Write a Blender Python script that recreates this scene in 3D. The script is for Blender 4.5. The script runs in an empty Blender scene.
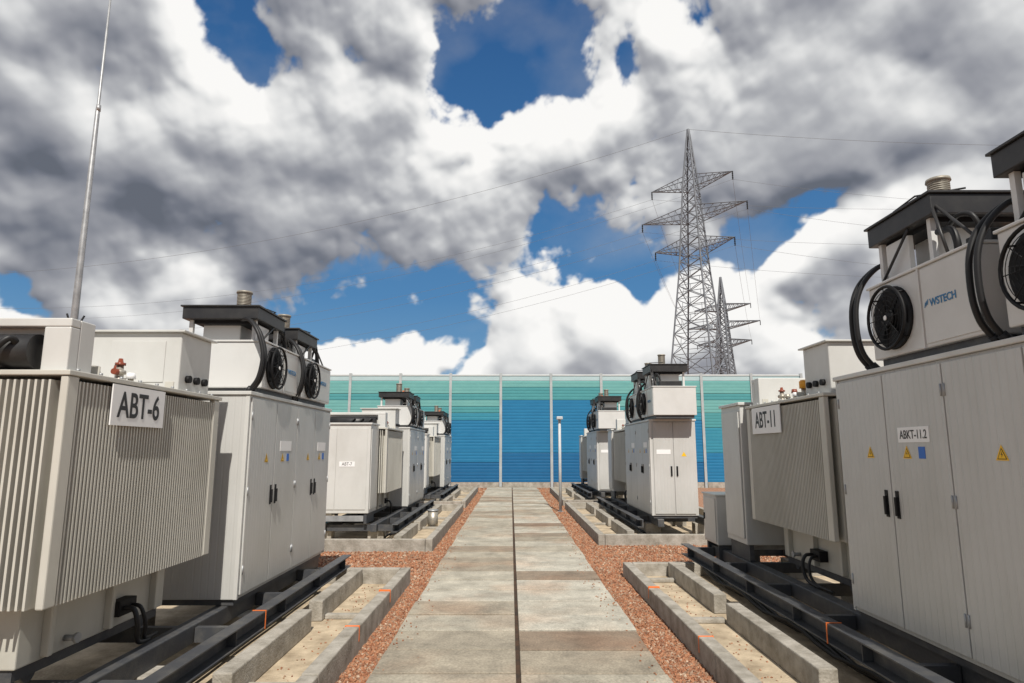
import bpy, math, random
import numpy as np
from mathutils import Vector, Matrix
random.seed(7)
SC = bpy.context.scene
COL = SC.collection
PI = math.pi
F, TH, H = 650.0, math.radians(9.48), 2.0
ST, CT = math.sin(TH), math.cos(TH)
SC.view_settings.view_transform = 'Standard'
SC.view_settings.look = 'None'
SC.view_settings.exposure = 0

# ------------------------------------------------------------------ mesh helper
class MB:
    def __init__(s): s.v=[]; s.f=[]; s.sm=[]; s.tone=[]
    def face(s, idx, smooth=False, tone=0.5): s.f.append(idx); s.sm.append(smooth); s.tone.append(tone)
    def box(s, x0,x1,y0,y1,z0,z1, tone=0.5):
        b=len(s.v)
        s.v += [(x0,y0,z0),(x1,y0,z0),(x1,y1,z0),(x0,y1,z0),(x0,y0,z1),(x1,y0,z1),(x1,y1,z1),(x0,y1,z1)]
        for q in ((0,3,2,1),(4,5,6,7),(0,1,5,4),(1,2,6,5),(2,3,7,6),(3,0,4,7)): s.face([b+i for i in q], False, tone)
        return s
    def tube(s, pts, r, n=10, cap=True, radii=None, smooth=True):
        pts=[Vector(p) for p in pts]
        rings=[]
        up=None
        for i,p in enumerate(pts):
            if i==0: d=pts[1]-pts[0]
            elif i==len(pts)-1: d=pts[-1]-pts[-2]
            else: d=(pts[i+1]-pts[i]).normalized()+(pts[i]-pts[i-1]).normalized()
            if d.length<1e-9: d=Vector((0,0,1))
            d.normalize()
            if up is None:
                a=Vector((0,0,1)) if abs(d.z)<.9 else Vector((1,0,0))
                up=d.cross(a).normalized()
            up=(up-d*up.dot(d)).normalized()
            w=d.cross(up)
            rr=radii[i] if radii else r
            b=len(s.v)
            for k in range(n):
                a=2*PI*k/n
                s.v.append(tuple(p+up*(math.cos(a)*rr)+w*(math.sin(a)*rr)))
            rings.append(b)
        for a,b in zip(rings,rings[1:]):
            for k in range(n):
                k2=(k+1)%n
                s.face([a+k,a+k2,b+k2,b+k], smooth)
        if cap:
            s.face([rings[0]+k for k in range(n)][::-1]); s.face([rings[-1]+k for k in range(n)])
        return s
    def hose(s, pts, r, n=12, sub=5):
        P=[Vector(p) for p in pts]; P=[P[0]*2-P[1]]+P+[P[-1]*2-P[-2]]; out=[]
        for i in range(1,len(P)-2):
            for k in range(sub):
                t=k/sub; a,b,c,d=P[i-1:i+3]
                out.append(.5*((2*b)+(c-a)*t+(2*a-5*b+4*c-d)*t*t+(3*b-a-3*c+d)*t**3))
        out.append(P[-2]); return s.tube(out,r,n)
    def cyl(s,p0,p1,r,r2=None,n=14,smooth=True): return s.tube([p0,p1],r,n,True,[r, r if r2 is None else r2],smooth)
    def ring(s, c, axis, r, rt, n=28, m=6):
        b=len(s.v)
        for i in range(n):
            a=2*PI*i/n
            for j in range(m):
                q=2*PI*j/m; R=r+rt*math.cos(q)
                s.v.append((c[0]+rt*math.sin(q), c[1]+R*math.cos(a), c[2]+R*math.sin(a)))
        for i in range(n):
            for j in range(m):
                s.face([b+i*m+j, b+((i+1)%n)*m+j, b+((i+1)%n)*m+(j+1)%m, b+i*m+(j+1)%m], True)
        return s
    def build(s, name, mat, parent=None, bevel=0, loc=None):
        me=bpy.data.meshes.new(name)
        me.from_pydata(s.v,[],s.f)
        me.polygons.foreach_set('use_smooth', s.sm)
        at=me.attributes.new('tone','FLOAT','FACE'); at.data.foreach_set('value', s.tone)
        me.materials.append(mat); me.update()
        o=bpy.data.objects.new(name, me); COL.objects.link(o)
        if parent: o.parent=parent
        if loc: o.location=loc
        if bevel:
            m=o.modifiers.new('bevel','BEVEL'); m.width=bevel; m.segments=2; m.limit_method='ANGLE'; m.angle_limit=math.radians(40)
        return o
def thing(name, label, cat, loc=(0,0,0), rz=0, group=None):
    o=bpy.data.objects.new(name,None); COL.objects.link(o); o.empty_display_size=.2
    o.location=loc; o.rotation_euler=(0,0,rz)
    return tag(o,label,cat,group)
def tag(o,label,cat,group=None):
    o['label']=label; o['category']=cat
    if group: o['group']=group
    return o
def struct(o): o['kind']='structure'; return o
def copy_tree(o,parent=None):
    c=o.copy(); COL.objects.link(c); c.parent=parent
    for ch in list(o.children): copy_tree(ch,c)
    return c
used=set()
def inst(proto, loc, rz, label, group):
    if proto.name in used: o=copy_tree(proto)
    else: used.add(proto.name); o=proto
    o.location=loc; o.rotation_euler=(0,0,rz); o['label']=label
    o['group']=group
    return o
def text(name, body, size, mat, parent, M, sx=1.0, bold=0.0):
    cu=bpy.data.curves.new('lettering','FONT'); cu.body=body; cu.size=size; cu.align_x='CENTER'; cu.align_y='CENTER'; cu.extrude=.0008; cu.offset=bold
    t=bpy.data.objects.new('lettering',cu); COL.objects.link(t)
    bpy.context.view_layer.update()
    dg=bpy.context.evaluated_depsgraph_get()
    me=bpy.data.meshes.new_from_object(t.evaluated_get(dg))
    bpy.data.objects.remove(t)
    me.transform(M @ Matrix.Diagonal((sx,1,1,1)))
    me.materials.clear(); me.materials.append(mat)
    o=bpy.data.objects.new(name,me); COL.objects.link(o); o.parent=parent
    return o
def faceX(x,y,z,tilt=0):
    return Matrix.Translation((x,y,z)) @ Matrix(((0,0,1,0),(1,0,0,0),(0,1,0,0),(0,0,0,1))) @ Matrix.Rotation(tilt,4,'Z')
def faceE(x,y,z,s=1):
    if s>0: R=Matrix(((-1,0,0,0),(0,0,1,0),(0,1,0,0),(0,0,0,1)))
    else: R=Matrix(((1,0,0,0),(0,0,-1,0),(0,1,0,0),(0,0,0,1)))
    return Matrix.Translation((x,y,z)) @ R

# ------------------------------------------------------------------ materials
def newmat(name):
    m=bpy.data.materials.new(name); m.use_nodes=True
    nt=m.node_tree; return m, nt, nt.nodes['Principled BSDF']
def nd(nt,t,**k):
    n=nt.nodes.new(t)
    for a,b in k.items(): setattr(n,a,b)
    return n
def mat(name,c1,c2=None,rough=.5,metal=0,scale=3,stretch=(1,1,1),bump=0,bscale=60,detail=5,spec=.5,ribs=0,rdist=.006,lo=.35,hi=.7,grime=0):
    m,nt,p=newmat(name)
    p.inputs['Roughness'].default_value=rough; p.inputs['Metallic'].default_value=metal
    p.inputs['Specular IOR Level'].default_value=spec
    tc=nd(nt,'ShaderNodeTexCoord')
    if c2:
        mp=nd(nt,'ShaderNodeMapping'); mp.inputs['Scale'].default_value=stretch
        nt.links.new(tc.outputs['Object'],mp.inputs[0])
        n=nd(nt,'ShaderNodeTexNoise'); n.inputs['Scale'].default_value=scale; n.inputs['Detail'].default_value=detail; n.inputs['Roughness'].default_value=.65
        nt.links.new(mp.outputs[0],n.inputs[0])
        mr=nd(nt,'ShaderNodeMapRange'); mr.inputs[1].default_value=lo; mr.inputs[2].default_value=hi
        nt.links.new(n.outputs[0],mr.inputs[0])
        fac=mr.outputs[0]
        if grime:
            sp=nd(nt,'ShaderNodeSeparateXYZ'); nt.links.new(tc.outputs['Object'],sp.inputs[0])
            g1=nd(nt,'ShaderNodeMapRange'); g1.inputs[1].default_value=.75; g1.inputs[2].default_value=.05; g1.inputs[3].default_value=0; g1.inputs[4].default_value=grime
            nt.links.new(sp.outputs[2],g1.inputs[0])
            ad=nd(nt,'ShaderNodeMath',operation='ADD'); ad.use_clamp=True; nt.links.new(fac,ad.inputs[0]); nt.links.new(g1.outputs[0],ad.inputs[1]); fac=ad.outputs[0]
        mx=nd(nt,'ShaderNodeMix',data_type='RGBA'); mx.inputs[6].default_value=(*c1,1); mx.inputs[7].default_value=(*c2,1)
        nt.links.new(fac,mx.inputs[0]); nt.links.new(mx.outputs[2],p.inputs['Base Color'])
    else: p.inputs['Base Color'].default_value=(*c1,1)
    last=None
    if bump:
        n=nd(nt,'ShaderNodeTexNoise'); n.inputs['Scale'].default_value=bscale; n.inputs['Detail'].default_value=3
        nt.links.new(tc.outputs['Object'],n.inputs[0])
        b=nd(nt,'ShaderNodeBump'); b.inputs['Strength'].default_value=bump; b.inputs['Distance'].default_value=.02
        nt.links.new(n.outputs[0],b.inputs['Height']); last=b
    if ribs:
        sp=nd(nt,'ShaderNodeSeparateXYZ'); nt.links.new(tc.outputs['Object'],sp.inputs[0])
        a=nd(nt,'ShaderNodeMath',operation='ADD'); nt.links.new(sp.outputs[0],a.inputs[0]); nt.links.new(sp.outputs[1],a.inputs[1])
        pp=nd(nt,'ShaderNodeMath',operation='PINGPONG'); pp.inputs[1].default_value=ribs/2; nt.links.new(a.outputs[0],pp.inputs[0])
        m2=nd(nt,'ShaderNodeMapRange',interpolation_type='SMOOTHSTEP'); m2.inputs[1].default_value=ribs*.05; m2.inputs[2].default_value=ribs*.16
        nt.links.new(pp.outputs[0],m2.inputs[0])
        b=nd(nt,'ShaderNodeBump'); b.inputs['Strength'].default_value=.55; b.inputs['Distance'].default_value=rdist
        nt.links.new(m2.outputs[0],b.inputs['Height'])
        if last: nt.links.new(last.outputs[0],b.inputs['Normal'])
        last=b
    if last: nt.links.new(last.outputs[0],p.inputs['Normal'])
    return m
WHITE=mat('cabinet_paint',(.58,.58,.56),(.47,.465,.44),rough=.36,scale=1.3,stretch=(1,1,.6),lo=.42,hi=.8,grime=.4)
PANEL=mat('ribbed_sandwich_panel',(.53,.53,.515),(.43,.43,.405),rough=.36,scale=1.2,stretch=(1,1,.6),ribs=.075,rdist=.004,lo=.42,hi=.85,grime=.5)
TANK=mat('transformer_paint',(.53,.515,.465),(.41,.395,.345),rough=.42,scale=1.6,stretch=(1,1,.6),lo=.42,hi=.85,grime=.3)
ACW=mat('cooler_housing_paint',(.61,.61,.595),(.52,.515,.495),rough=.33,scale=1.6,lo=.45,hi=.85)
BLACK=mat('black_plastic',(.009,.009,.010),rough=.6,spec=.25)
HOOD=mat('dark_hood_metal',(.014,.014,.016),(.032,.031,.03),rough=.45,scale=6)
RUBBER=mat('black_rubber_hose',(.012,.012,.013),rough=.5,spec=.4)
STEEL=mat('brushed_steel',(.50,.47,.41),(.33,.30,.25),rough=.42,metal=.6,scale=8,stretch=(1,1,6))
VENT=mat('vent_beige_metal',(.36,.335,.28),(.22,.20,.165),rough=.5,metal=.3,scale=6)
GALV=mat('galvanised_steel',(.42,.43,.44),(.27,.28,.29),rough=.5,metal=.5,scale=5)
SKID=mat('skid_dark_paint',(.05,.053,.06),(.115,.11,.10),rough=.5,scale=4,lo=.45,hi=.78,bump=.1)
CONC=mat('kerb_concrete',(.42,.39,.34),(.20,.18,.145),rough=.9,scale=5,bump=.5,bscale=45,detail=8)
CONC2=mat('basin_floor_sand',(.58,.475,.335),(.27,.21,.14),rough=.95,scale=3.5,bump=.5,bscale=40,detail=8)
SIGN=mat('sign_white',(.80,.80,.80),rough=.5)
INK=mat('black_ink',(.015,.015,.017),rough=.5)
BLUEINK=mat('blue_ink',(.03,.17,.36),rough=.45)
YEL=mat('warning_yellow',(.85,.50,.01),rough=.45)
BLUEST=mat('blue_sticker',(.02,.13,.50),rough=.4)
ORANGE=mat('orange_strap',(.75,.17,.03),rough=.6)
AMBER=mat('amber_cap',(.80,.36,.03),rough=.35)
REDB=mat('red_brown_ceramic',(.22,.055,.03),rough=.3)
PYL=mat('pylon_galvanised',(.18,.195,.22),(.12,.135,.155),rough=.6,metal=.1,scale=.5)
WIRE=mat('wire_grey',(.16,.17,.18),rough=.6)
POST=mat('barrier_post',(.42,.45,.46),(.33,.36,.37),rough=.5,scale=2)
RAIL=mat('barrier_top_rail',(.60,.64,.65),(.52,.56,.57),rough=.5,scale=2)
POLE=mat('pole_pale_grey',(.55,.57,.58),(.42,.43,.44),rough=.5,scale=2)

# ------------------------------------------------------------------ camera
cam=bpy.data.cameras.new('camera'); co=bpy.data.objects.new('camera',cam); COL.objects.link(co); SC.camera=co
cam.sensor_width=36; cam.lens=F/1024*36; cam.clip_end=6000; cam.clip_start=.05
co.location=(0,0,H); co.rotation_euler=(PI/2+TH,0,math.radians(-.1))

# ------------------------------------------------------------------ world light
SUN_EL=math.radians(50); SUN_AZ=math.radians(173)
def pdir(px,py):
    a=(px-512)/F; b=(341.5-py)/F
    return Vector((a, CT-b*ST, ST+b*CT)).normalized()
w=bpy.data.worlds.new('World'); SC.world=w; w.use_nodes=True
nt=w.node_tree; L=nt.links.new
for n in list(nt.nodes): nt.nodes.remove(n)
out=nd(nt,'ShaderNodeOutputWorld'); bg=nd(nt,'ShaderNodeBackground'); bg.inputs[1].default_value=.1; L(bg.outputs[0],out.inputs[0])
sky=nd(nt,'ShaderNodeTexSky',sky_type='NISHITA'); sky.sun_disc=False; sky.sun_elevation=SUN_EL; sky.sun_rotation=SUN_AZ; sky.dust_density=.5; sky.ozone_density=2
tc=nd(nt,'ShaderNodeTexCoord')
n=nd(nt,'ShaderNodeTexNoise'); n.inputs['Scale'].default_value=2.6; n.inputs['Detail'].default_value=4; L(tc.outputs['Generated'],n.inputs[0])
mr=nd(nt,'ShaderNodeMapRange'); mr.inputs[1].default_value=.42; mr.inputs[2].default_value=.55; L(n.outputs[0],mr.inputs[0])
mx=nd(nt,'ShaderNodeMix',data_type='RGBA'); L(mr.outputs[0],mx.inputs[0]); L(sky.outputs[0],mx.inputs[6]); mx.inputs[7].default_value=(2.3,2.33,2.4,1)
L(mx.outputs[2],bg.inputs[0])
sun=bpy.data.lights.new('sun','SUN'); so=bpy.data.objects.new('sun',sun); COL.objects.link(so)
sun.energy=4.9; sun.angle=math.radians(.6); sun.color=(1,.945,.86)
sd=Vector((math.sin(SUN_AZ)*math.cos(SUN_EL),math.cos(SUN_AZ)*math.cos(SUN_EL),math.sin(SUN_EL)))
so.rotation_euler=sd.to_track_quat('Z','Y').to_euler(); so.location=(0,-10,30)

# ------------------------------------------------------------------ cloudy sky: distant backdrop coloured per vertex by procedural noise
def hsh(ix,iy,s):
    h=(ix.astype(np.int64)*374761393+iy.astype(np.int64)*668265263+s*1442695041)&0xffffffff
    h=((h^(h>>13))*1274126177)&0xffffffff
    h=((h^(h>>16))*2246822519)&0xffffffff
    return ((h^(h>>15))&0xffffff).astype(np.float32)/np.float32(0xffffff)
def vnoise(u,v,s):
    iu=np.floor(u); iv=np.floor(v); fu=(u-iu); fv=(v-iv); iu=iu.astype(np.int64); iv=iv.astype(np.int64)
    fu=fu*fu*fu*(fu*(fu*6-15)+10); fv=fv*fv*fv*(fv*(fv*6-15)+10)
    a=hsh(iu,iv,s); b=hsh(iu+1,iv,s); c=hsh(iu,iv+1,s); d=hsh(iu+1,iv+1,s)
    return (a+(b-a)*fu)*(1-fv)+(c+(d-c)*fu)*fv
def fbm(u,v,s,o,g=.5):
    t=0; a=1; n=0
    for i in range(o):
        t=t+a*vnoise(u,v,s+i*17); n+=a; a*=g; u,v=(u*1.6+v*1.2+3.1),(v*1.6-u*1.2+7.7)
    return t/n
def worley(u,v,s):
    iu=np.floor(u).astype(np.int64); iv=np.floor(v).astype(np.int64); acc=np.zeros(u.shape,np.float32)
    for dx in (-1,0,1):
        for dy in (-1,0,1):
            cx=iu+dx; cy=iv+dy
            px=cx+hsh(cx,cy,s); py=cy+hsh(cx,cy,s+91)
            acc+=np.exp(-9*((px-u)**2+(py-v)**2)).astype(np.float32)
    return np.clip(-np.log(acc+1e-6)/9,0,1)
def blur(a,k):
    for _ in range(2):
        for ax in (0,1):
            p=np.pad(a,[(k+1,k) if x==ax else (0,0) for x in (0,1)],mode='edge').astype(np.float64)
            c=np.cumsum(p,axis=ax); n=2*k+1
            a=((c[n:]-c[:-n]) if ax==0 else (c[:,n:]-c[:,:-n]))/n
    return a.astype(np.float32)
ST_=1/650.
azs=np.arange(-1.85,1.85,ST_); els=np.arange(-.04,1.16,ST_)
AZ,EL=np.meshgrid(azs,els); AZ=AZ.astype(np.float32); EL=EL.astype(np.float32)
w1=fbm(AZ*6+11,EL*7+5,3,6)-.5; w2=fbm(AZ*6+41,EL*7+25,5,6)-.5
BU=AZ+w1*.24; BV=EL+w2*.18
def blobsum(lst):
    t=np.zeros(AZ.shape,np.float32)
    for (px,py,rx,ry,wt) in lst:
        d=pdir(px,py); a=math.atan2(d.x,d.y); e=math.asin(d.z)
        q=((BU-a)*F/rx)**2+((BV-e)*F/ry)**2
        t+=wt*np.exp(-q*.75)
    return t
cover=blobsum([(246,10,40,24,-.85),(478,66,50,46,-.95),(530,20,44,38,-.8),(425,28,28,30,-.6),(490,118,22,22,-.45),(395,296,80,26,-.85),(325,304,52,20,-.5),(455,336,36,36,-.85),
 (592,252,46,34,-.85),(640,268,30,24,-.5),(790,208,54,28,-.95),(745,240,34,26,-.6),(828,318,36,20,-.75),(14,298,38,14,-.8),(862,190,28,18,-.5),(300,325,36,20,-.5),
 (368,352,50,24,.8),(565,345,110,42,.7),(580,310,70,26,.35),(150,205,50,30,.5),(50,30,70,50,.5),(10,110,40,30,.4),(345,10,40,30,.35),(215,296,60,20,.35),(870,255,60,40,.45),(700,325,100,34,.4),(60,130,200,130,.15),(640,80,50,80,.5),(900,80,140,80,.2),(470,190,120,40,.3),(330,120,90,90,.2)])
low=fbm(AZ*3.2+2.2,EL*4.2+1.1,400,3)
mid=fbm(AZ*8.5+3,EL*10+8,430,8,.55)
wu=AZ+(fbm(AZ*10,EL*10,77,3)-.5)*.05; wv=EL+(fbm(AZ*10+9,EL*10+4,79,3)-.5)*.05
puff=np.zeros(AZ.shape,np.float32); amp=1.; fr=9.; tot=0
for i in range(5):
    puff+=amp*(1-1.5*worley(wu*fr+i*3.3,wv*fr*1.2+i*1.7,200+i*13)); tot+=amp; amp*=.56; fr*=2.07
puff/=tot
T=.53+cover+(low-.5)*.95+(mid-.5)*1.3+(puff-.62)*1.0
alpha=np.clip(T/.28,0,1); alpha=alpha*alpha*(3-2*alpha)
Tc=np.clip(T,-.05,1.6)
Ts=blur(Tc,1)
def up(a,k,du=0):
    R=np.empty_like(a); R[:-k]=a[k:]; R[-k:]=a[-1]
    if du: R=np.roll(R,-du,axis=1)
    return R
d0=Ts-up(Ts,3,1); d1=blur(Tc,2)-up(blur(Tc,2),7,3); d2=blur(Tc,5)-up(blur(Tc,5),16,5); d3=blur(Tc,9)-up(blur(Tc,9),36,10)
S=np.zeros(AZ.shape,np.float32); Tp=np.clip(Tc,0,1.4)
for k in range(1,11): S+=up(Tp,k*13)/10
soft=np.clip(1.35-.85*blur(Tp,12),.40,1)
lit=(d0*.50+d1*.68+d2*.54)*soft+d3*.40
dark=blobsum([(60,225,170,48,-.36),(60,130,130,70,-.12),(330,130,120,44,-.10),(890,95,150,56,-.12),(700,60,90,40,-.06),(540,308,56,14,-.18),(300,228,120,28,-.10),(560,200,60,24,-.08),(760,120,90,34,-.08),
 (570,110,100,36,.12),(200,290,90,18,.24),(565,350,110,30,.20),(470,150,60,30,.12),(860,245,70,40,.16),(370,350,50,24,.20),(440,70,40,40,.14),(620,30,70,40,.10),(180,90,50,30,.18),(690,330,90,30,.16),(60,300,60,16,.2)])
val=.90+lit-.18*np.clip(blur(Tp,6)-.15,0,1.1)-.28*(1-np.exp(-S*1.15))+.04+dark+(low-.5)*.24+(mid-.5)*.22
val=np.where(val<.52,.52-(.52-val)*.66,val)
val=np.where(val>.85,.85+(val-.85)*.7,val)
val=np.clip(val,.08,1)
xs=[0,.2,.4,.6,.8,1.]
cc=[np.interp(val,xs,c) for c in ([.10,.17,.31,.50,.74,.96],[.115,.185,.32,.51,.745,.95],[.145,.225,.355,.53,.745,.93])]
es=[-.05,.03,.12,.23,.40,.63,1.2]
sk=[np.interp(EL,es,c) for c in ([.32,.28,.16,.085,.052,.030,.022],[.45,.42,.33,.235,.165,.108,.085],[.60,.58,.53,.46,.375,.28,.23])]
veil=np.clip((fbm(AZ*6,EL*9,900,6)-.42)*1.9,0,1)*.34
rgb=[]
for a,b in zip(sk,cc):
    base=a*(1-veil)+veil*.50
    rgb.append(base*(1-alpha)+b*alpha)
ci=np.where(np.abs(azs)<.80)[0]; lo=np.where(azs<=-.80)[0][::5]; hi=np.where(azs>=.80)[0][::5]; ci=np.concatenate([lo,ci,hi])
ri=np.concatenate([np.where(els<.72)[0],np.where(els>=.72)[0][::5]])
RAD=2500.
A=azs[ci][None,:]; E=els[ri][:,None]
vx=RAD*np.sin(A)*np.cos(E); vy=RAD*np.cos(A)*np.cos(E); vz=RAD*np.sin(E)+0*A
co3=np.stack([vx,vy,vz],-1).reshape(-1,3).astype(np.float32)
nr,ncc=len(ri),len(ci)
idx=np.arange(nr*ncc).reshape(nr,ncc)
fq=np.stack([idx[:-1,:-1],idx[1:,:-1],idx[1:,1:],idx[:-1,1:]],-1).reshape(-1).astype(np.int32)
nf=len(fq)//4
me=bpy.data.meshes.new('sky'); me.vertices.add(nr*ncc); me.vertices.foreach_set('co',co3.ravel())
me.loops.add(nf*4); me.loops.foreach_set('vertex_index',fq); me.polygons.add(nf); me.polygons.foreach_set('loop_start',np.arange(0,nf*4,4,dtype=np.int32))
me.update(calc_edges=True)
ca=me.color_attributes.new('cloud','FLOAT_COLOR','POINT')
col=np.ones((nr,ncc,4),np.float32)
for k in range(3): col[...,k]=rgb[k][np.ix_(ri,ci)]
ca.data.foreach_set('color',col.ravel())
sm=bpy.data.materials.new('cloudy_sky'); sm.use_nodes=True; nt=sm.node_tree
for n in list(nt.nodes): nt.nodes.remove(n)
o_=nd(nt,'ShaderNodeOutputMaterial'); em=nd(nt,'ShaderNodeEmission'); at=nd(nt,'ShaderNodeAttribute',attribute_name='cloud')
nt.links.new(at.outputs['Color'],em.inputs[0]); em.inputs[1].default_value=1; nt.links.new(em.outputs[0],o_.inputs[0])
sm.cycles.emission_sampling='NONE'
me.materials.append(sm)
sko=bpy.data.objects.new('sky',me); COL.objects.link(sko); struct(sko)

# ------------------------------------------------------------------ ground
def ramp4(nt):
    r=nd(nt,'ShaderNodeValToRGB'); e=r.color_ramp.elements; e[0].color=(.17,.07,.035,1); e[1].color=(.48,.36,.26,1)
    for pos,c in ((.3,(.33,.138,.070)),(.6,(.39,.19,.10)),(.82,(.25,.16,.105))):
        q=e.new(pos); q.color=(*c,1)
    return r
def gravel_mat():
    m,nt,p=newmat('red_gravel'); L=nt.links.new
    tc=nd(nt,'ShaderNodeTexCoord')
    v=nd(nt,'ShaderNodeTexVoronoi'); v.inputs['Scale'].default_value=26; L(tc.outputs['Object'],v.inputs[0])
    r=ramp4(nt)
    sp=nd(nt,'ShaderNodeSeparateColor'); L(v.outputs['Color'],sp.inputs[0]); L(sp.outputs[0],r.inputs[0]); L(r.outputs[0],p.inputs['Base Color'])
    p.inputs['Roughness'].default_value=.9
    return m
GRAV=gravel_mat()
struct(MB().box(-2600,2600,-60,2600,-.3,0).build('ground',GRAV))
def stone_mat():
    m,nt,p=newmat('loose_stone'); L=nt.links.new
    a=nd(nt,'ShaderNodeAttribute',attribute_name='tone'); r=ramp4(nt)
    L(a.outputs['Fac'],r.inputs[0]); L(r.outputs[0],p.inputs['Base Color']); p.inputs['Roughness'].default_value=.85
    return m
g=MB()
OCT=[(1,0,0),(-1,0,0),(0,1,0),(0,-1,0),(0,0,1),(0,0,-1)]; OF=[(0,2,4),(2,1,4),(1,3,4),(3,0,4),(2,0,5),(1,2,5),(3,1,5),(0,3,5)]
def stone(x,y,r,dz=0):
    R=Matrix.Rotation(random.random()*6,3,'Z')@Matrix.Rotation(random.random()*1.2,3,'X')
    b=len(g.v); t=random.random(); sx,sy,sz=[r*random.uniform(.7,1.25) for _ in range(3)]
    for p in OCT:
        q=R@Vector((p[0]*sx+random.uniform(-.3,.3)*r,p[1]*sy+random.uniform(-.3,.3)*r,p[2]*sz*.75))
        g.v.append((x+q.x,y+q.y,r*.3+q.z+dz))
    for f in OF: g.face([b+i for i in f],False,min(1,max(0,t+random.uniform(-.05,.05))))
def strip(x0,x1,y0,y1,n,r):
    for _ in range(n): stone(random.uniform(x0,x1),random.uniform(y0,y1),r*random.uniform(.6,1.3))
for s,(a,b) in ((-1,(-1.56,-1.22)),(1,(1.34,1.84))):
    k=(b-a)/.34
    strip(a,b,4.8,10,int(3600*k),.018); strip(a,b,10,18,int(2800*k),.023); strip(a,b,18,34,int(2500*k),.028)
strip(-4.5,-1.5,10.35,13.4,5000,.026); strip(1.8,5.2,10.95,14.25,5000,.026)
strip(-4,-1.5,22,23.2,900,.035); strip(1.8,4.2,23,24,900,.035); strip(-3,3,32,35.3,1200,.04)
for _ in range(260):
    stone(random.choice((-1.2+abs(random.gauss(0,.12)),1.33-abs(random.gauss(0,.12)))),random.uniform(5,20),.012,.066)
for _ in range(260):
    stone(random.choice((random.uniform(-2.15,-1.7),random.uniform(1.98,2.45))),random.uniform(4.5,10),.012,.03)
go=g.build('gravel',stone_mat()); go['kind']='stuff'; tag(go,'loose reddish brown crushed stone along both sides of the slab path','gravel')

def slab_mat():
    m,nt,p=newmat('path_slab'); L=nt.links.new
    tc=nd(nt,'ShaderNodeTexCoord'); a=nd(nt,'ShaderNodeAttribute',attribute_name='tone')
    r=nd(nt,'ShaderNodeValToRGB'); e=r.color_ramp.elements; e[0].color=(.25,.18,.125,1); e[1].color=(.53,.50,.42,1)
    q=e.new(.35); q.color=(.37,.325,.25,1); q=e.new(.7); q.color=(.455,.42,.34,1)
    L(a.outputs['Fac'],r.inputs[0])
    n=nd(nt,'ShaderNodeTexNoise'); n.inputs['Scale'].default_value=2.1; n.inputs['Detail'].default_value=10; n.inputs['Roughness'].default_value=.76; n.inputs['Distortion'].default_value=.3; L(tc.outputs['Object'],n.inputs[0])
    mr=nd(nt,'ShaderNodeMapRange'); L(n.outputs[0],mr.inputs[0]); mr.inputs[1].default_value=.36; mr.inputs[2].default_value=.66; mr.inputs[3].default_value=.60; mr.inputs[4].default_value=1.12
    mx=nd(nt,'ShaderNodeVectorMath',operation='SCALE'); L(r.outputs[0],mx.inputs[0]); L(mr.outputs[0],mx.inputs[3])
    n2=nd(nt,'ShaderNodeTexNoise'); n2.inputs['Scale'].default_value=50; n2.inputs['Detail'].default_value=4; L(tc.outputs['Object'],n2.inputs[0])
    m3=nd(nt,'ShaderNodeMapRange'); L(n2.outputs[0],m3.inputs[0]); m3.inputs[1].default_value=.3; m3.inputs[2].default_value=.7; m3.inputs[3].default_value=.74; m3.inputs[4].default_value=1.14
    mz=nd(nt,'ShaderNodeVectorMath',operation='SCALE'); L(mx.outputs[0],mz.inputs[0]); L(m3.outputs[0],mz.inputs[3])
    # reddish gravel dust toward the left edge and in scattered patches
    n4=nd(nt,'ShaderNodeTexNoise'); n4.inputs['Scale'].default_value=.8; n4.inputs['Detail'].default_value=5; L(tc.outputs['Object'],n4.inputs[0])
    m4=nd(nt,'ShaderNodeMapRange'); L(n4.outputs[0],m4.inputs[0]); m4.inputs[1].default_value=.5; m4.inputs[2].default_value=.68; m4.inputs[3].default_value=0; m4.inputs[4].default_value=.40
    rm=nd(nt,'ShaderNodeMix',data_type='RGBA',blend_type='MULTIPLY'); L(m4.outputs[0],rm.inputs[0]); L(mz.outputs[0],rm.inputs[6]); rm.inputs[7].default_value=(1.0,.66,.50,1)
    L(rm.outputs[2],p.inputs['Base Color']); p.inputs['Roughness'].default_value=.88
    b=nd(nt,'ShaderNodeBump'); b.inputs['Strength'].default_value=.45; b.inputs['Distance'].default_value=.012; L(n2.outputs[0],b.inputs['Height']); L(b.outputs[0],p.inputs['Normal'])
    return m
pm=MB()
for sgn,(x0,x1) in ((-1,(-1.235,.045)),(1,(.088,1.365))):
    y=-3.0
    while y<35.2:
        ln=.70
        dz=random.uniform(-.007,.007); j=random.uniform(-.016,.016)
        pm.box(x0+(j if sgn<0 else 0),x1+(j if sgn>0 else 0),y+.022,y+ln-.022,.0,.065+dz,tone=min(1,max(0,random.gauss(.62,.30))))
        y+=ln
struct(pm.build('path',slab_mat(),bevel=.008))
struct(MB().box(-1.22,1.35,-3,35.2,-.02,.032).build('path_bedding',mat('dark_joint_soil',(.03,.022,.016),(.09,.045,.022),rough=1,scale=6)))

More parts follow.
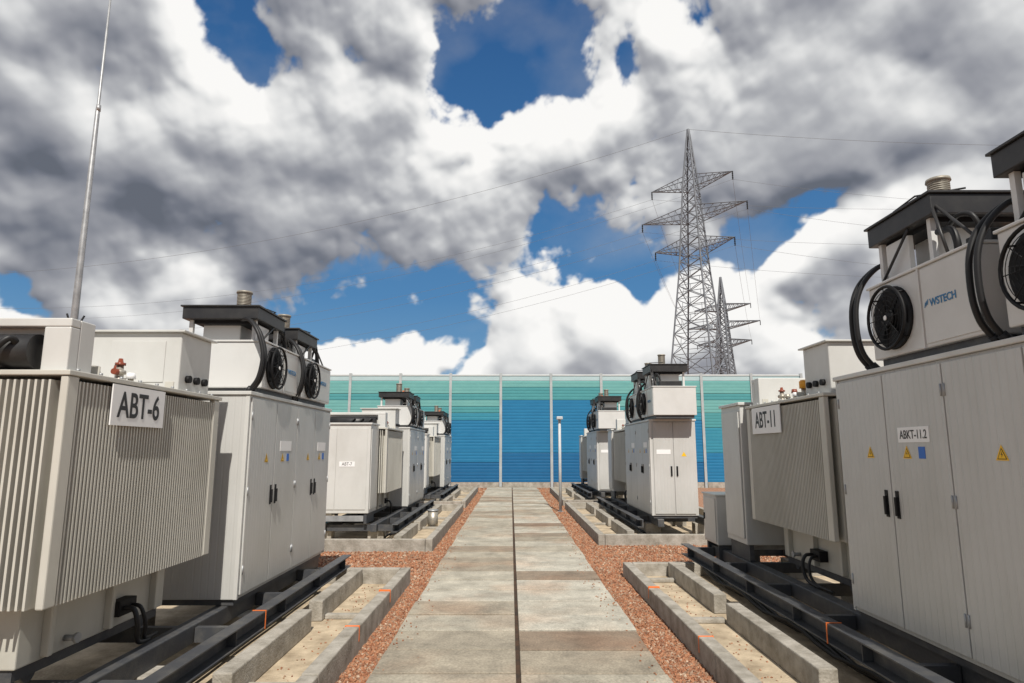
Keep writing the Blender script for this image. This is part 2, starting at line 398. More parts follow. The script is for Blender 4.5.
# ------------------------------------------------------------------ basins
def basin(x_out, x_in, y0, y1, side, label, blocks, hgt=.25, straps=()):
    r=thing('concrete_basin',label,'concrete basin',(x_out,(y0+y1)/2,0),0,'concrete drip basins under the equipment')
    m=MB(); s=side; yy0=y0-(y0+y1)/2; yy1=-yy0; W=abs(x_in-x_out)
    def bx(a,b,c,d,e,f): m.box(min(s*a,s*b),max(s*a,s*b),c,d,e,f)
    yk=yy1
    while yk>yy0+.01:
        ya=max(yy0,yk-2.4); bx(0,.14,ya+.008,yk,-.05,hgt+random.uniform(-.008,.008)); yk=ya
    bx(.146,W-.166,yy1-.14,yy1,-.05,hgt-.004); bx(.146,W-.166,yy0,yy0+.14,-.05,hgt-.004); bx(W-.16,W,yy0,yy1,-.05,hgt)
    m.build('kerb',CONC,r,bevel=.012)
    f=MB(); f.box(min(s*.13,s*(W-.15)),max(s*.13,s*(W-.15)),yy0+.13,yy1-.13,-.04,.03); f.build('floor_slab',CONC2,r)
    c=(y0+y1)/2
    for (b0,b1) in blocks:
        q=MB(); q.box(min(s*.68,s*.84),max(s*.68,s*.84),b0-c,b1-c,.031,.262); bo=q.build('inner_block',CONC,r,bevel=.012)
    yb=yy0+1.2
    while yb<yy1-.4:
        MB().box(min(s*.15,s*.675),max(s*.15,s*.675),yb,yb+.10,.031,.085).build('floor_rib',CONC,r,bevel=.01); yb+=2.35
    for ys in straps:
        yb=ys-c
        MB().box(min(s*-.004,s*.144),max(s*-.004,s*.144),yb,yb+.02,hgt-.14,hgt+.013).build('strap',ORANGE,r,bevel=.003)
    return r
basin(-1.52,-5.6,2.2,10.3,-1,'nearest concrete kerbed basin left of the path, under the ABT-6 transformer',[(3.0,5.1),(5.5,7.6),(8.0,10.1)],.25,(6.9,8.6))
basin(-1.56,-5.6,13.4,22.0,-1,'concrete kerbed basin left of the path, second from the camera',[(13.8,16.2),(16.6,19),(19.4,21.7)])
basin(-1.58,-5.6,23.2,32.2,-1,'farthest concrete kerbed basin left of the path, beside the blue barrier',[(23.6,26),(27,30)])
basin(1.80,6.0,2.0,10.9,1,'nearest concrete kerbed basin right of the path, under the ABKT-11.2 cabinet',[(3.0,5.2),(5.6,7.9),(8.35,10.7)],.23,(6.6,8.9))
basin(1.86,6.0,14.3,23.0,1,'concrete kerbed basin right of the path, second from the camera',[(14.7,17),(17.5,20),(20.4,22.6)],.23)
basin(1.88,6.0,24.0,32.2,1,'farthest concrete kerbed basin right of the path, beside the blue barrier',[(24.4,27),(28,31)],.23)

# ------------------------------------------------------------------ skids
def skid(loc,rz,y0,y1,zt,label,straps=()):
    r=thing('steel_skid',label,'steel skid',(loc[0],loc[1],.03),rz,'dark steel skids carrying the equipment')
    zt-=.035
    m=MB(); m.box(.27,.30,y0,y1,zt-.155,zt-.015); m.box(.27,.40,y0,y1,zt-.015,zt); m.box(.27,.40,y0,y1,zt-.17,zt-.155)
    yy=y0+.35
    while yy<y1: m.box(.30,.385,yy,yy+.012,zt-.155,zt-.015); yy+=1.3
    ob=m.build('outer_beam',SKID,r,bevel=.003)
    for yb in straps:
        t=MB(); t.box(.268,.402,yb,yb+.016,zt+.001,zt+.006); t.box(.401,.406,yb,yb+.016,zt-.17,zt+.006); t.build('strap',ORANGE,ob)
    for x in (-.14,-1.25): MB().box(x-.07,x+.07,y0+.1,y1-.1,zt-.17,zt-.002).build('inner_beam',SKID,r,bevel=.01)
    yy=y0+.2
    while yy<y1-.1:
        MB().box(-1.17,-.22,yy,yy+.07,zt-.16,zt-.03).build('cross_member',SKID,r); 
        MB().box(-.06,.26,yy,yy+.07,zt-.16,zt-.03).build('cross_member',SKID,r); yy+=1.45
    yy=y0+.3
    while yy<y1:
        MB().box(-.3,.05,yy,yy+.3,0,zt-.171).build('support_pad',CONC,r,bevel=.01); MB().box(-1.4,-1.1,yy,yy+.3,0,zt-.171).build('support_pad',CONC,r,bevel=.01); yy+=1.9
    for q in range(3):
        pts=[(.06+.05*q,y0+.4+i*.35,.05+.035*math.sin(i*1.3+q)+.02*q) for i in range(int((y1-y0-.6)/.35))]
        MB().tube(pts,.02,8).build('cable',RUBBER,r)
    return r

# ------------------------------------------------------------------ transformer
def make_transformer():
    r=thing('power_transformer','','transformer')
    zb,zt=.57,2.05
    m=MB(); m.box(-1.42,-.36,.28,2.1,.14,2.06)
    for yy in (.5,1.2,1.85): m.box(-.365,-.30,yy,yy+.05,.16,zb-.03)
    m.build('tank',TANK,r,bevel=.01)
    m=MB(); m.box(-1.72,-.04,.02,2.32,zt,zt+.035); ld=m.build('lid',TANK,r,bevel=.006)
    yy=.15
    while yy<2.28:
        MB().cyl((-.075,yy,zt+.035),(-.075,yy,zt+.055),.013,n=6).build('bolt',GALV,ld); yy+=.25
    m=MB(); yy=.16
    while yy<2.165:
        m.box(-.13,-.060,yy,yy+.016,zb,zt-.03); yy+=.0385
    m.box(-.36,-.105,.15,2.17,zb+.002,zt-.032)
    m.build('cooling_fins',TANK,r)
    m=MB(); yy=.16
    while yy<2.16:
        m.box(-1.72,-1.42,yy,yy+.018,zb,zt-.03); yy+=.062
    m.build('cooling_fins',TANK,r)
    for (ya,yb) in ((.02,.28),(2.1,2.32)):
        m=MB(); x=-1.6
        while x<-.16:
            m.box(x,x+.016,ya,yb,zb,zt-.03); x+=.046
        if ya<1: m.box(-1.6,-.37,.085,.28,zb+.002,zt-.032)
        else: m.box(-1.6,-.37,2.1,2.26,zb+.002,zt-.032)
        m.build('cooling_fins',TANK,r)
    for (x,y) in ((-.06,.03),(-.06,2.18),(-1.72,.03),(-1.72,2.18)):
        MB().box(x-.045,x+.008,y,y+.115,zb,zt-.002).build('corner_panel',TANK,r,bevel=.01)
    m=MB(); m.box(-1.05,-.16,1.66,2.26,zt+.036,zt+.58); b=m.build('terminal_box',WHITE,r,bevel=.012)
    m=MB(); m.box(-1.09,-.12,1.62,2.30,zt+.58,zt+.60); m.build('box_cover',WHITE,b,bevel=.005)
    for i in range(3): MB().cyl((-.158,1.8+i*.16,zt+.16),(-.12,1.8+i*.16,zt+.16),.035,n=12).build('cable_gland',BLACK,b)
    MB().box(-.80,-.30,1.652,1.66,zt+.12,zt+.5).build('cover_plate',WHITE,b,bevel=.003)
    m=MB(); m.box(-1.5,-.12,.20,.36,zt+.036,zt+.40); m.box(-1.5,-.12,.10,.199,zt+.34,zt+.40); m.box(-.30,-.12,.10,.199,zt+.036,zt+.339); b=m.build('cable_box',WHITE,r,bevel=.008)
    m=MB(); m.tube([(-1.45,.13,zt+.17),(-.34,.13,zt+.17)],.12,20); m.build('curved_cover',HOOD,b)
    for q in range(3): MB().hose([(-.42-.2*q,.05,zt+.20),(-.44-.2*q,-.02,zt+.24),(-.52-.2*q,-.05,zt+.14),(-.60-.2*q,.02,zt+.06)],.022).build('cable',RUBBER,b)
    m=MB(); m.tube([(-.22,.86,zt+.035),(-.22,.86,zt+.07),(-.22,.86,zt+.071),(-.22,.86,zt+.1),(-.22,.86,zt+.101),(-.22,.86,zt+.13),(-.22,.86,zt+.131),(-.22,.86,zt+.17)],.03,12,True,[.05,.05,.03,.03,.045,.045,.028,.024])
    v=m.build('relief_valve',STEEL,r)
    m=MB(); m.tube([(-.22,.86,zt+.17),(-.22,.86,zt+.19),(-.22,.86,zt+.191),(-.22,.86,zt+.225)],.03,10,True,[.04,.04,.022,.015]); m.cyl((-.22,.86,zt+.115),(-.22,.78,zt+.115),.024); m.build('valve_head',REDB,v)
    for (x,y,hh,c) in ((-.32,1.0,.14,REDB),(-.28,1.12,.09,SIGN),(-.34,.74,.10,STEEL)):
        m=MB(); m.cyl((x,y,zt+.035),(x,y,zt+hh),.022); g_=m.build('oil_gauge',STEEL,r)
        MB().tube([(x,y,zt+hh),(x,y,zt+hh+.05)],.03,10,True,[.04,.03]).build('gauge_cap',c,g_)
    for yy in (.45,1.5):
        m=MB(); m.box(-.20,-.12,yy,yy+.012,zt+.036,zt+.11); m.build('lifting_lug',TANK,r,bevel=.003)
    m=MB(); m.cyl((-.36,.75,.22),(-.27,.75,.22),.022); m.cyl((-.28,.75,.22),(-.26,.75,.22),.036); m.build('drain_valve',GALV,r)
    MB().hose([(-.27,1.3,.30),(-.18,1.3,.29),(-.14,1.3,.18),(-.16,1.36,.03),(-.2,1.6,-.02)],.02).build('cable',RUBBER,r)
    MB().hose([(-.27,1.42,.30),(-.19,1.42,.28),(-.15,1.44,.15),(-.18,1.5,.02),(-.24,1.8,-.02)],.016).build('cable',RUBBER,r)
    MB().box(-.36,-.26,1.24,1.48,.24,.36).build('cable_fitting',BLACK,r,bevel=.006)
    for yy in (.4,1.75):
        for xx in (-.45,-1.3):
            m=MB(); m.cyl((xx-.03,yy+.1,.07),(xx+.03,yy+.1,.07),.07,n=20); m.build('roller',SKID,r)
    for xx in (-.45,-1.3): MB().box(xx-.06,xx+.06,.3,2.05,.06,.138).build('base_rail',SKID,r)
    return r

# ------------------------------------------------------------------ cabinet
CL,CD,CH=3.17,1.04,2.2
def make_cabinet():
    r=thing('inverter_cabinet','','cabinet')
    MB().box(-CD,0,0,CL,.06,CH-.03).build('housing',PANEL,r,bevel=.006)
    MB().box(-CD+.03,-.03,.03,CL-.03,0,.06).build('plinth',SKID,r)
    MB().box(-CD-.02,.03,-.02,CL+.02,CH-.03,CH+.01).build('roof_sheet',WHITE,r,bevel=.006)
    MB().box(-.03,.012,-.004,.03,.06,CH-.032).build('corner_trim',WHITE,r,bevel=.003); MB().box(-.03,.012,CL-.03,CL+.004,.06,CH-.032).build('corner_trim',WHITE,r,bevel=.003)
    w=(CL-.08)/4
    for i in range(4):
        y0=.04+i*w+.007; y1=.04+(i+1)*w-.007
        d=MB().box(.002,.026,y0,y1,.10,CH-.06).build('door',PANEL,r,bevel=.004)
        hs=y1-.07 if i%2==0 else y0+.07
        h=MB(); h.box(.026,.034,hs-.022,hs+.022,.96,1.18); h.box(.034,.054,hs-.013,hs+.013,.98,1.13); h.build('handle',BLACK,d,bevel=.003)
        yh=y1 if i%2 else y0
        for z in (.3,1.1,1.9): MB().cyl((.028,yh+(-.012 if i%2 else .012),z),(.028,yh+(-.012 if i%2 else .012),z+.09),.009,n=8).build('hinge',GALV,d)
        yc=(y0+y1)/2; zq=.07
        def tr(m,yy,z,s,x):
            b=len(m.v); m.v += [(x,yy-s,z-s*.8),(x,yy+s,z-s*.8),(x,yy,z+s*.95)]; m.face([b,b+1,b+2])
        q=yc+(.12 if i%2==0 else -.12)
        t=MB(); tr(t,q,1.42+zq,.058,.0285); t.build('warning_triangle',YEL,d)
        k=MB(); tr(k,q,1.415+zq,.043,.0292); k.build('triangle_border',INK,d)
        k=MB(); tr(k,q,1.413+zq,.034,.0299); k.build('triangle_centre',YEL,d)
        k=MB(); b=len(k.v)
        k.v += [(.0306,q+.006,1.435+zq),(.0306,q-.010,1.408+zq),(.0306,q+.001,1.411+zq),(.0306,q-.004,1.39+zq),(.0306,q+.011,1.416+zq),(.0306,q+.001,1.413+zq)]; k.face([b,b+1,b+2,b+3,b+4,b+5][::-1]); k.build('lightning_mark',INK,d)
        if i%2:
            MB().box(.0265,.0295,yc+.03,yc+.11,1.375+zq,1.465+zq).build('sticker',BLUEST,d)
            MB().box(.0265,.0295,yc-.22,yc+.18,1.50+zq,1.62+zq).build('name_plate',SIGN,d)
    for i in range(2):
        x0=-CD+.06+i*(CD-.12)/2+.005; x1=x0+(CD-.12)/2-.01
        d=MB().box(x0,x1,CL+.005,CL+.022,.10,CH-.06).build('end_door',PANEL,r,bevel=.004)
        hx=x1-.06 if i==0 else x0+.06
        MB().box(hx-.018,hx+.018,CL+.022,CL+.045,.93,1.15).build('handle',BLACK,d,bevel=.003)
        xc=(x0+x1)/2
        if i==0:
            t=MB(); t.v=[(xc+.06,CL+.025,1.37),(xc-.06,CL+.025,1.37),(xc,CL+.025,1.47)]; t.face([0,1,2]); t.build('warning_triangle',YEL,d)
        else: MB().box(xc-.16,xc+.16,CL+.0225,CL+.0255,1.42,1.52).build('name_plate',SIGN,d)
    return r

# ------------------------------------------------------------------ cooler
def make_cooler(low):
    r=thing('cooling_unit','','cooling unit')
    BX0,BX1=-.98,-.01
    bh=.60 if low else .70
    fr=.25 if low else .265
    hz=-.28 if low else -.03
    MB().box(BX0,BX1,0,1.36,.07,bh).build('housing',ACW,r,bevel=.012)
    MB().box(BX0+.05,BX1-.05,.04,1.32,.0,.07).build('foot_rail',SKID,r)
    MB().box(BX0-.015,BX1+.015,-.015,1.375,bh,bh+.022).build('housing_lid',ACW,r,bevel=.005)
    MB().box(BX1,BX1+.008,.74,1.34,.10,bh-.02).build('access_panel',ACW,r,bevel=.003)
    fy,fz=.34,.335 if low else .385
    fan=MB().tube([(BX1+.001,fy,fz),(BX1+.02,fy,fz)],.29,36,True,[fr,fr-.005]).build('fan',BLACK,r)
    m=MB()
    for i in range(5):
        a=i*2*PI/5
        p=[]
        for rr,aa,xx in ((.05,a-.2,.03),(fr-.04,a-.38,.028),(fr-.04,a+.38,.05),(.05,a+.3,.045)):
            p.append((BX1+xx,fy+rr*math.cos(aa),fz+rr*math.sin(aa)))
        b=len(m.v); m.v+=p; m.face([b,b+1,b+2,b+3])
    m.cyl((BX1+.02,fy,fz),(BX1+.06,fy,fz),.07,n=20)
    m.build('fan_blade_wheel',BLACK,fan)
    m=MB()
    for k in range(6):
        rr=(fr-.005)*(1-.15*k); m.ring((BX1+.07,fy,fz),0,rr,.003 if k else .014,n=32,m=5)
    for i in range(8):
        a=i*PI/4; m.tube([(BX1+.07,fy+.05*math.cos(a),fz+.05*math.sin(a)),(BX1+.07,fy+(fr-.005)*math.cos(a),fz+(fr-.005)*math.sin(a))],.004,5)
    for i in range(4):
        a=PI/4+i*PI/2; m.tube([(BX1,fy+(fr-.005)*math.cos(a),fz+(fr-.005)*math.sin(a)),(BX1+.07,fy+(fr-.005)*math.cos(a),fz+(fr-.005)*math.sin(a))],.008,5)
    m.build('fan_guard',BLACK,fan)
    MB().cyl((BX1+.072,fy,fz),(BX1+.078,fy,fz),.02,n=16).build('hub_badge',SIGN,fan)
    zt=1.14+hz
    MB().box(-.80,-.36,.16,.62,bh+.022,zt-.001).build('duct_neck',ACW,r,bevel=.01)
    for (a,b) in ((-.17,.70),(-.90,.70),(-.90,.02),(-.17,.02)):
        MB().box(a,a+.045,b,b+.045,bh+.022,zt-.002).build('hood_bracket',ACW,r)
    MB().box(-.175,-.13,.12,.44,bh+.022,zt-.04).build('side_plate',ACW,r,bevel=.004)
    th=.14 if low else .165
    m=MB(); m.box(-.95,-.08,-.06,.84,zt,zt+th); h=m.build('hood',HOOD,r,bevel=.008)
    MB().box(-.97,-.06,-.08,.86,zt+th,zt+th+.02).build('hood_lid',HOOD,h,bevel=.004)
    MB().box(-.85,-.18,.04,.76,zt-.04,zt-.001).build('hood_skirt',BLACK,h)
    for (pa,pb) in (((-.08,.10,bh+.03),(-.10,.50,zt-.01)),((-.08,.98,bh+.03),(-.09,.84,zt+.04)),((-.10,1.30,bh+.03),(-.12,.84,zt+.06))):
        MB().tube([pa,pb],.012,8).build('brace_rod',HOOD,r)
    MB().hose([(-.14,1.0,bh+.02),(-.13,1.01,bh+.14),(-.13,.96,bh+.24),(-.14,.80,bh+.27)],.026).build('side_pipe',RUBBER,r)
    MB().hose([(-.25,1.12,bh+.15),(-.2,1.1,bh+.30),(-.18,.98,bh+.34),(-.2,.83,bh+.30)],.018).build('side_pipe',RUBBER,r)
    MB().box(-.7,-.2,1.0,1.26,bh+.022,bh+.15).build('control_box',HOOD,r,bevel=.008)
    z=zt+th+.02; pp=[(-.45,.42,z),(-.45,.42,z+.03)]; rr=[.095,.095]
    for i in range(12): pp += [(-.45,.42,z+.031+.018*i),(-.45,.42,z+.031+.018*i+.010),(-.45,.42,z+.031+.018*i+.011),(-.45,.42,z+.031+.018*i+.017)]; rr += [.084,.084,.079,.079]
    pp += [(-.45,.42,z+.25),(-.45,.42,z+.275)]; rr += [.096,.092]
    MB().tube(pp,.09,20,True,rr).build('exhaust_pipe',VENT,r)
    MB().box(-.33,-.28,.28,.34,z+.001,z+.06).build('tag',ORANGE,h)
    MB().tube([(-.12,.3,z+.005),(-.12,.3,z+.03),(-.12,.6,z+.05),(-.4,.8,z+.04)],.008,5).build('wire',RUBBER,h)
    for q in range(2):
        m=MB(); d=.08*q
        m.hose([(-.28,-.01,bh+.26),(-.16,-.06-d*.5,bh+.24),(-.03,-.10-d,bh+.10),(.045,-.115-d,bh-.10),(.055,-.12-d,.34),(.02,-.12-d,.16),(-.05,-.115-d,.05),(-.1,-.11-d,0)],.022)
        m.tube([(-.05,-.116-d,.055),(-.1,-.11-d,-.0)],.032,12)
        m.build('hose',RUBBER,r)
    MB().box(BX1-.006,BX1+.012,.70,.722,.07,bh).build('seam_strip',ACW,r)
    text('lettering','WSTECH',.080,BLUEINK,r,faceX(BX1+.0105,.975,.40 if not low else .35),sx=.92,bold=.0018)
    m=MB()
    for i in range(3):
        x=BX1+.0105; b=len(m.v); yy=.758+i*.016; zz=(.396 if not low else .346)+i*.009
        m.v+=[(x,yy,zz-.020),(x,yy+.010,zz-.020),(x,yy+.022,zz+.020),(x,yy+.012,zz+.020)]; m.face([b,b+1,b+2,b+3])
    m.build('logo_mark',BLUEINK,r)
    return r

def make_side_box():
    r=thing('switchgear_box','','cabinet')
    MB().box(-1.5,-.05,0,.82,.22,2.14).build('housing',WHITE,r,bevel=.01)
    MB().box(-1.53,-.02,-.03,.85,2.14,2.18).build('roof_sheet',WHITE,r,bevel=.006)
    for x in (-1.46,-.15): MB().box(x,x+.06,.03,.79,0,.22).build('foot',SKID,r)
    MB().box(-1.38,-.16,.03,.06,.05,.17).build('foot_brace',GALV,r)
    MB().box(-1.42,-.80,-.014,-.002,.30,2.06).build('end_door',WHITE,r,bevel=.004)
    MB().box(-.79,-.12,-.014,-.002,.30,2.06).build('end_door',WHITE,r,bevel=.004)
    MB().box(-.046,-.03,.05,.77,.30,2.06).build('side_door',WHITE,r,bevel=.004)
    return r
def make_small_box():
    r=thing('junction_box','','junction box')
    MB().box(-.7,0,0,.7,.06,.80).build('housing',WHITE,r,bevel=.01)
    MB().box(-.72,.02,-.02,.72,.80,.825).build('lid',WHITE,r,bevel=.005)
    MB().box(.002,.014,.05,.65,.1,.76).build('door',WHITE,r,bevel=.004)
    MB().box(.014,.03,.08,.11,.4,.5).build('handle',BLACK,r)
    for a in (.05,.6): MB().box(-.65,-.02,a,a+.06,-.2,.06).build('foot',SKID,r)
    return r
TR=make_transformer(); CB=make_cabinet(); COH=make_cooler(False); COLW=make_cooler(True); SB=make_side_box(); JB=make_small_box()
LX,RX=-2.85,3.2
units=[('L',4.25,'left','nearest','ABT-6',None),('L',15.5,'left','middle',None,'ABT-7'),('L',25.15,'left','farthest',None,None),
       ('R',9.1,'right','nearest','ABT-11',None),('R',20.95,'right','middle',None,None),('R',30.15,'right','farthest',None,None)]
later=[]
for (sd_,Y,side,pos,sign,boxsign) in units:
    rz=0 if sd_=='L' else PI; s=1 if sd_=='L' else -1; X=LX if s>0 else RX; z=.42 if s>0 else .49
    near = pos=='nearest'
    y0=-1.0
    if s<0 and near: y0=-2.0
    skid((X,Y),rz,y0,6.15,z,f'dark steel beam skid under the {pos} equipment row {side} of the path',((3.0,) if s<0 else (2.6,)) if near else ())
    t=inst(TR,(X-.02*s,Y,z+.02),rz,f'pale grey finned oil transformer, {pos} of the three {side} of the path','finned transformers')
    if sign: t['label']=f'pale grey finned transformer with the sign {sign}, nearest one {side} of the path'
    c=inst(CB,(X+.02*s,Y+2.78*s,z),rz,f'tall pale grey ribbed cabinet with four doors, {pos} of the three {side} of the path','inverter cabinets')
    cz=z+CH+.01
    for k in range(2):
        st=.36 if s>0 else .68
        inst(COLW if s>0 else COH,(X+.02*s,Y+(2.78+st+(1.42 if s>0 else 1.55)*k)*s,cz),rz,f'white fan cooler, {"nearer to" if k==0 else "away from"} the transformer on the {pos} {side} cabinet','cooling units on the cabinets')
    b=None
    if not (s>0 and near):
        b=inst(SB,(X-.2 if s>0 else X,Y-.95*s if s>0 else Y+.98,z),rz,f'plain white switchgear box at the end of the {pos} transformer {side} of the path','switchgear boxes')
    if s<0 and near:
        inst(JB,(X,Y+2.0,z),rz,'small white junction box on the skid end, right of the path near the camera','junction boxes')
    later.append((s,near,t,c,b,sign,boxsign))
for (s,near,t,c,b,sign,boxsign) in later:
    if s<0 and near:
        m=MB(); m.cyl((-.25,1.42,2.085),(-.25,1.42,2.21),.03); g_=m.build('breather',STEEL,t)
        MB().tube([(-.25,1.42,2.21),(-.25,1.42,2.29),(-.25,1.42,2.31)],.04,14,True,[.05,.05,.03]).build('breather_cap',AMBER,g_)
    if sign:
        yc=.86 if s>0 else .74
        hw_=.36 if s>0 else .46
        sp=MB().box(-.045,-.035,yc-hw_,yc+hw_,1.74 if s>0 else 1.70,2.04).build('sign_plate',SIGN,t)
        text('sign_lettering',sign,.27 if s>0 else .29,INK,sp,faceX(-.033,yc,1.885 if s>0 else 1.865),sx=.80 if len(sign)<6 else .76,bold=.004)
    if boxsign:
        sp=MB().box(-.72,-.38,-.020,-.0145,1.22,1.33).build('sign_plate',SIGN,b)
        text('sign_lettering',boxsign,.10,INK,sp,faceE(-.55,-.021,1.275,-1),sx=.85)
    if s<0 and near:
        w=(CL-.08)/4
        for k,tx in ((1.5,'ABKT-11.2'),(3.5,'ABKT-11.1')):
            text('plate_lettering',tx,.096,INK,c,faceX(.0305,.04+k*w-.02,1.628),sx=.80,bold=.001)

r=thing('steel_canister','small shiny steel canister standing by the left kerb in front of the middle cabinets','canister',(-2.0,17.2,.03))
MB().cyl((0,0,0),(0,0,.42),.13,n=20).build('body',STEEL,r); MB().cyl((0,0,.42),(0,0,.46),.14,n=20).build('lid',GALV,r)
r=thing('light_pole','thin pale grey pole with a small box head beside the right gravel strip','pole',(1.62,21.8,0))
MB().cyl((0,0,0),(0,0,3.0),.05,.045,n=12).build('shaft',POLE,r); MB().box(-.09,.09,-.09,.09,0,.03).build('base_plate',GALV,r)
MB().box(-.10,.10,-.16,.08,3.0,3.10).build('lamp_head',POLE,r,bevel=.02)

# ------------------------------------------------------------------ lightning mast
r=thing('lightning_mast','very tall slim grey lightning mast rising behind the left equipment','mast',(-9.58,14,0))
MB().tube([(0,0,0),(0,0,6),(0,0,9.8),(0,0,9.85),(0,0,14.6)],.1,14,True,[.105,.068,.048,.032,.017]).build('shaft',GALV,r)
m=MB(); m.box(-.20,.20,-.03,.03,4.72,4.76); m.box(-.03,.03,-.20,.20,4.761,4.80)
for a in range(3):
    an=a*PI*2/3+.3; m.tube([(.19*math.cos(an),.19*math.sin(an),4.92),(.07*math.cos(an),.07*math.sin(an),4.65)],.02,6)
m.box(.10,.22,-.04,.04,4.55,4.70)
m.build('bracket',BLACK,r)
MB().box(-.3,.3,-.3,.3,0,.12).build('footing',CONC,r)
MB().tube([(0.01,0,9.75),(0.01,0,9.9)],.05,12).build('collar',GALV,r)

# ------------------------------------------------------------------ noise barrier
BC=[('barrier_clear',(.42,.54,.56),(.35,.48,.51)),('barrier_pale_green',(.155,.385,.37),(.125,.34,.335)),('barrier_teal',(.075,.29,.31),(.06,.255,.28)),
    ('barrier_sea_blue',(.038,.245,.34),(.03,.21,.31)),('barrier_mid_blue',(.017,.175,.345),(.013,.15,.31)),('barrier_deep_blue',(.011,.125,.285),(.009,.105,.25))]
BMt=[mat(*b,rough=.5,scale=1.2,stretch=(1,1,3),lo=.3,hi=.7,spec=.3) for b in BC]
lvz=[6.02,5.75,5.40,5.05,4.70,4.35,4.00,3.60,3.20,2.80,2.35,1.85,1.35,.85,.30]
pat={'a':[0,1,1,2,1,1,2,2,3,3,3,4,4,4],'b':[0,1,1,2,1,2,3,4,4,4,4,4,5,5],'c':[0,1,1,2,1,2,2,3,3,4,4,4,4,5],'d':[0,1,2,2,4,4,4,4,4,4,4,5,5,5]}
seq='aaacbddcbaaca'
r=thing('noise_barrier','long tall noise barrier in teal and blue panels across the end of the path','noise barrier',(0,35.6,0))
px0=-.55-2.75*5
for i in range(12):
    x=px0+2.75*i
    p=MB(); p.box(x-.07,x+.07,-.11,-.095,0,6.16); p.box(x-.01,x+.01,-.095,.095,0,6.16); p.box(x-.07,x+.07,.095,.11,0,6.16)
    p.build('post',POST,r)
    if i==11: break
    MB().box(x+.1,x+2.65,-.08,.08,0,.29).build('plinth_panel',CONC,r,bevel=.01)
    MB().box(x+.075,x+2.675,-.06,.05,6.025,6.10).build('top_rail',RAIL,r,bevel=.006)
    j=0
    while j<14:
        k=pat[seq[i]][j]; e=j
        while e+1<14 and pat[seq[i]][e+1]==k: e+=1
        z1,z0=lvz[j],lvz[e+1]; j=e+1
        m=MB()
        if k==0: prof=[(-.03,z0+.012),(-.03,z1-.006)]
        else:
            n=max(2,int(round((z1-z0)/.17))); dz=(z1-z0-.02)/n; prof=[]
            for q in range(n):
                a=z0+.012+q*dz; prof += [(-.046,a),(-.046,a+dz*.74),(-.036,a+dz*.82),(-.036,a+dz*.96)]
        b=len(m.v)
        for (yy,z) in prof: m.v += [(x+.05,yy,z),(x+2.70,yy,z)]
        for q in range(len(prof)-1): m.face([b+2*q,b+2*q+1,b+2*q+3,b+2*q+2])
        m.box(x+.05,x+2.70,-.02,.03,z0+.001,z1)
        m.build('panel',BMt[k],r)

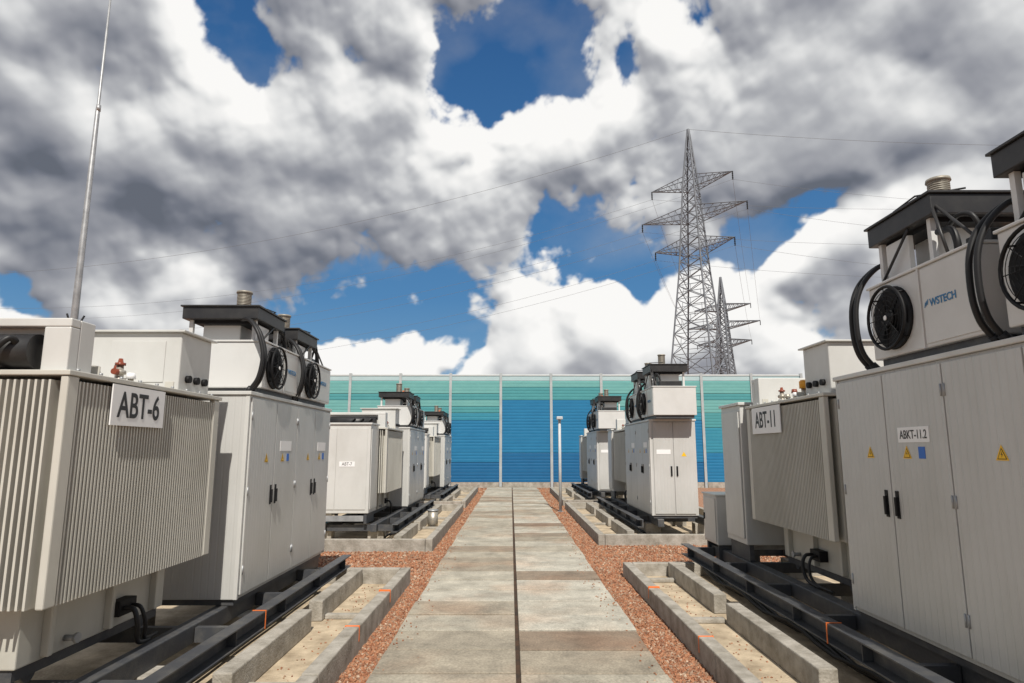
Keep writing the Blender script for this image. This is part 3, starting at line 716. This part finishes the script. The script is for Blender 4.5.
# ------------------------------------------------------------------ pylons and wires
ARM=[(30.0,5.4),(34.8,7.2),(39.6,5.6)]
def hw(z):
    if z<27: return 4.1+(1.65-4.1)*z/27
    if z<41: return 1.65+(.8-1.65)*(z-27)/14
    return .8+(.08-.8)*(z-41)/8
def make_pylon(label,loc,rz,k=1.0,ka=1.0):
    r=thing('lattice_pylon',label,'electricity pylon',loc,rz,'lattice pylons beyond the barrier')
    m=MB(); lv=[0,6,11,15,18,20.6,23,25,27,28.6,30,31.8,33.4,34.8,36.6,38.2,39.6,41.4,43.4,46,49]
    cs=((1,1),(1,-1),(-1,-1),(-1,1))
    for a,b in zip(lv,lv[1:]):
        for q in range(4):
            c=cs[q]; d=cs[(q+1)%4]
            A=Vector((c[0]*hw(a),c[1]*hw(a),a)); B=Vector((c[0]*hw(b),c[1]*hw(b),b)); C=Vector((d[0]*hw(a),d[1]*hw(a),a)); E=Vector((d[0]*hw(b),d[1]*hw(b),b))
            m.tube([A,B],.13*k,4,False,smooth=False)
            m.tube([A,E],.065*k,3,False,smooth=False); m.tube([C,B],.065*k,3,False,smooth=False); m.tube([B,E],.055*k,3,False,smooth=False)
            if b<28:
                X=(A+E+C+B)/4
                m.tube([(A+B)/2,X],.045*k,3,False,smooth=False); m.tube([(C+E)/2,X],.045*k,3,False,smooth=False); m.tube([(B+E)/2,X],.04*k,3,False,smooth=False)
    m.build('tower_body',PYL,r)
    for (z,l) in ARM:
        l*=ka
        for s in (-1,1):
            m=MB(); h=hw(z); tip=Vector((s*l,0,z+1.1)); hh=1.9
            for yy in (-h,h):
                m.tube([(s*h,yy,z),tip],.075*k,4,False,smooth=False); m.tube([(s*hw(z+hh),yy*hw(z+hh)/h,z+hh),tip],.065*k,4,False,smooth=False)
            for t in (.17,.34,.51,.68,.85):
                lo_=[Vector((s*h,yy,z)).lerp(tip,t) for yy in (-h,h)]; up_=[Vector((s*hw(z+hh),yy*.8,z+hh)).lerp(tip,t) for yy in (-h,h)]
                t2=t-.17; lo2=[Vector((s*h,yy,z)).lerp(tip,t2) for yy in (-h,h)]
                m.tube([lo_[0],lo_[1]],.04*k,3,False,smooth=False); m.tube([lo2[0],lo_[1]],.04*k,3,False,smooth=False)
                for q in (0,1): m.tube([lo_[q],up_[q]],.04*k,3,False,smooth=False); m.tube([lo2[q],up_[q]],.04*k,3,False,smooth=False)
            m.build('cross_arm',PYL,r)
            m=MB(); n=8
            m.tube([tip-Vector((0,0,.15*i)) for i in range(n+1)],.1,6,True,[.06 if i%2 else .13 for i in range(n+1)]); m.build('insulator',BLACK,r)
    return r
P1=(26.3,90,0); P2=(56.5,170,-1)
RZ=math.radians(-38)
make_pylon('nearer tall steel lattice pylon rising behind the barrier',P1,RZ,1.0,1.1)
make_pylon('smaller, farther steel lattice pylon just right of the near one',P2,RZ,1.8,1.35)
def wire(a,b,sag,rr,label,group):
    a=Vector(a); b=Vector(b); pts=[]
    for i in range(33):
        t=i/32; p=a.lerp(b,t); p.z-=4*sag*t*(1-t); pts.append(p-a)
    m=MB(); m.tube(pts,rr,4,False); o=m.build('power_line',WIRE,None,loc=a); tag(o,label,'power line',group)
def tipw(P,s,l,z,ka=1): return (P[0]+s*l*ka*math.cos(RZ),P[1]+s*l*ka*math.sin(RZ),z-.1)
wire((P1[0],P1[1],49),(-90,112,33),4,.022,'topmost thin wire running left from the peak of the nearer pylon','overhead wires')
wire((P1[0],P1[1],49),(110,68,37),2,.022,'topmost thin wire running right from the peak of the nearer pylon','overhead wires')
lev={30.0:'lowest',34.8:'middle',39.6:'top'}
for (z,l) in ARM:
    for s in (-1,1):
        a=tipw(P1,s,l,z,1.1); sn='left' if s<0 else 'right'
        wire(a,(-90+s*2,112+s*5,z-14),5,.016,f'thin wire running left from the {lev[z]} {sn} arm of the nearer pylon','overhead wires')
        wire(a,(112+s*2,68+s*4,z-8),3,.016,f'thin wire running right from the {lev[z]} {sn} arm of the nearer pylon','overhead wires')
        wire(a,tipw(P2,s,l,z,1.35),1.5,.018,f'thin wire between the two pylons from the {lev[z]} {sn} arm','overhead wires')
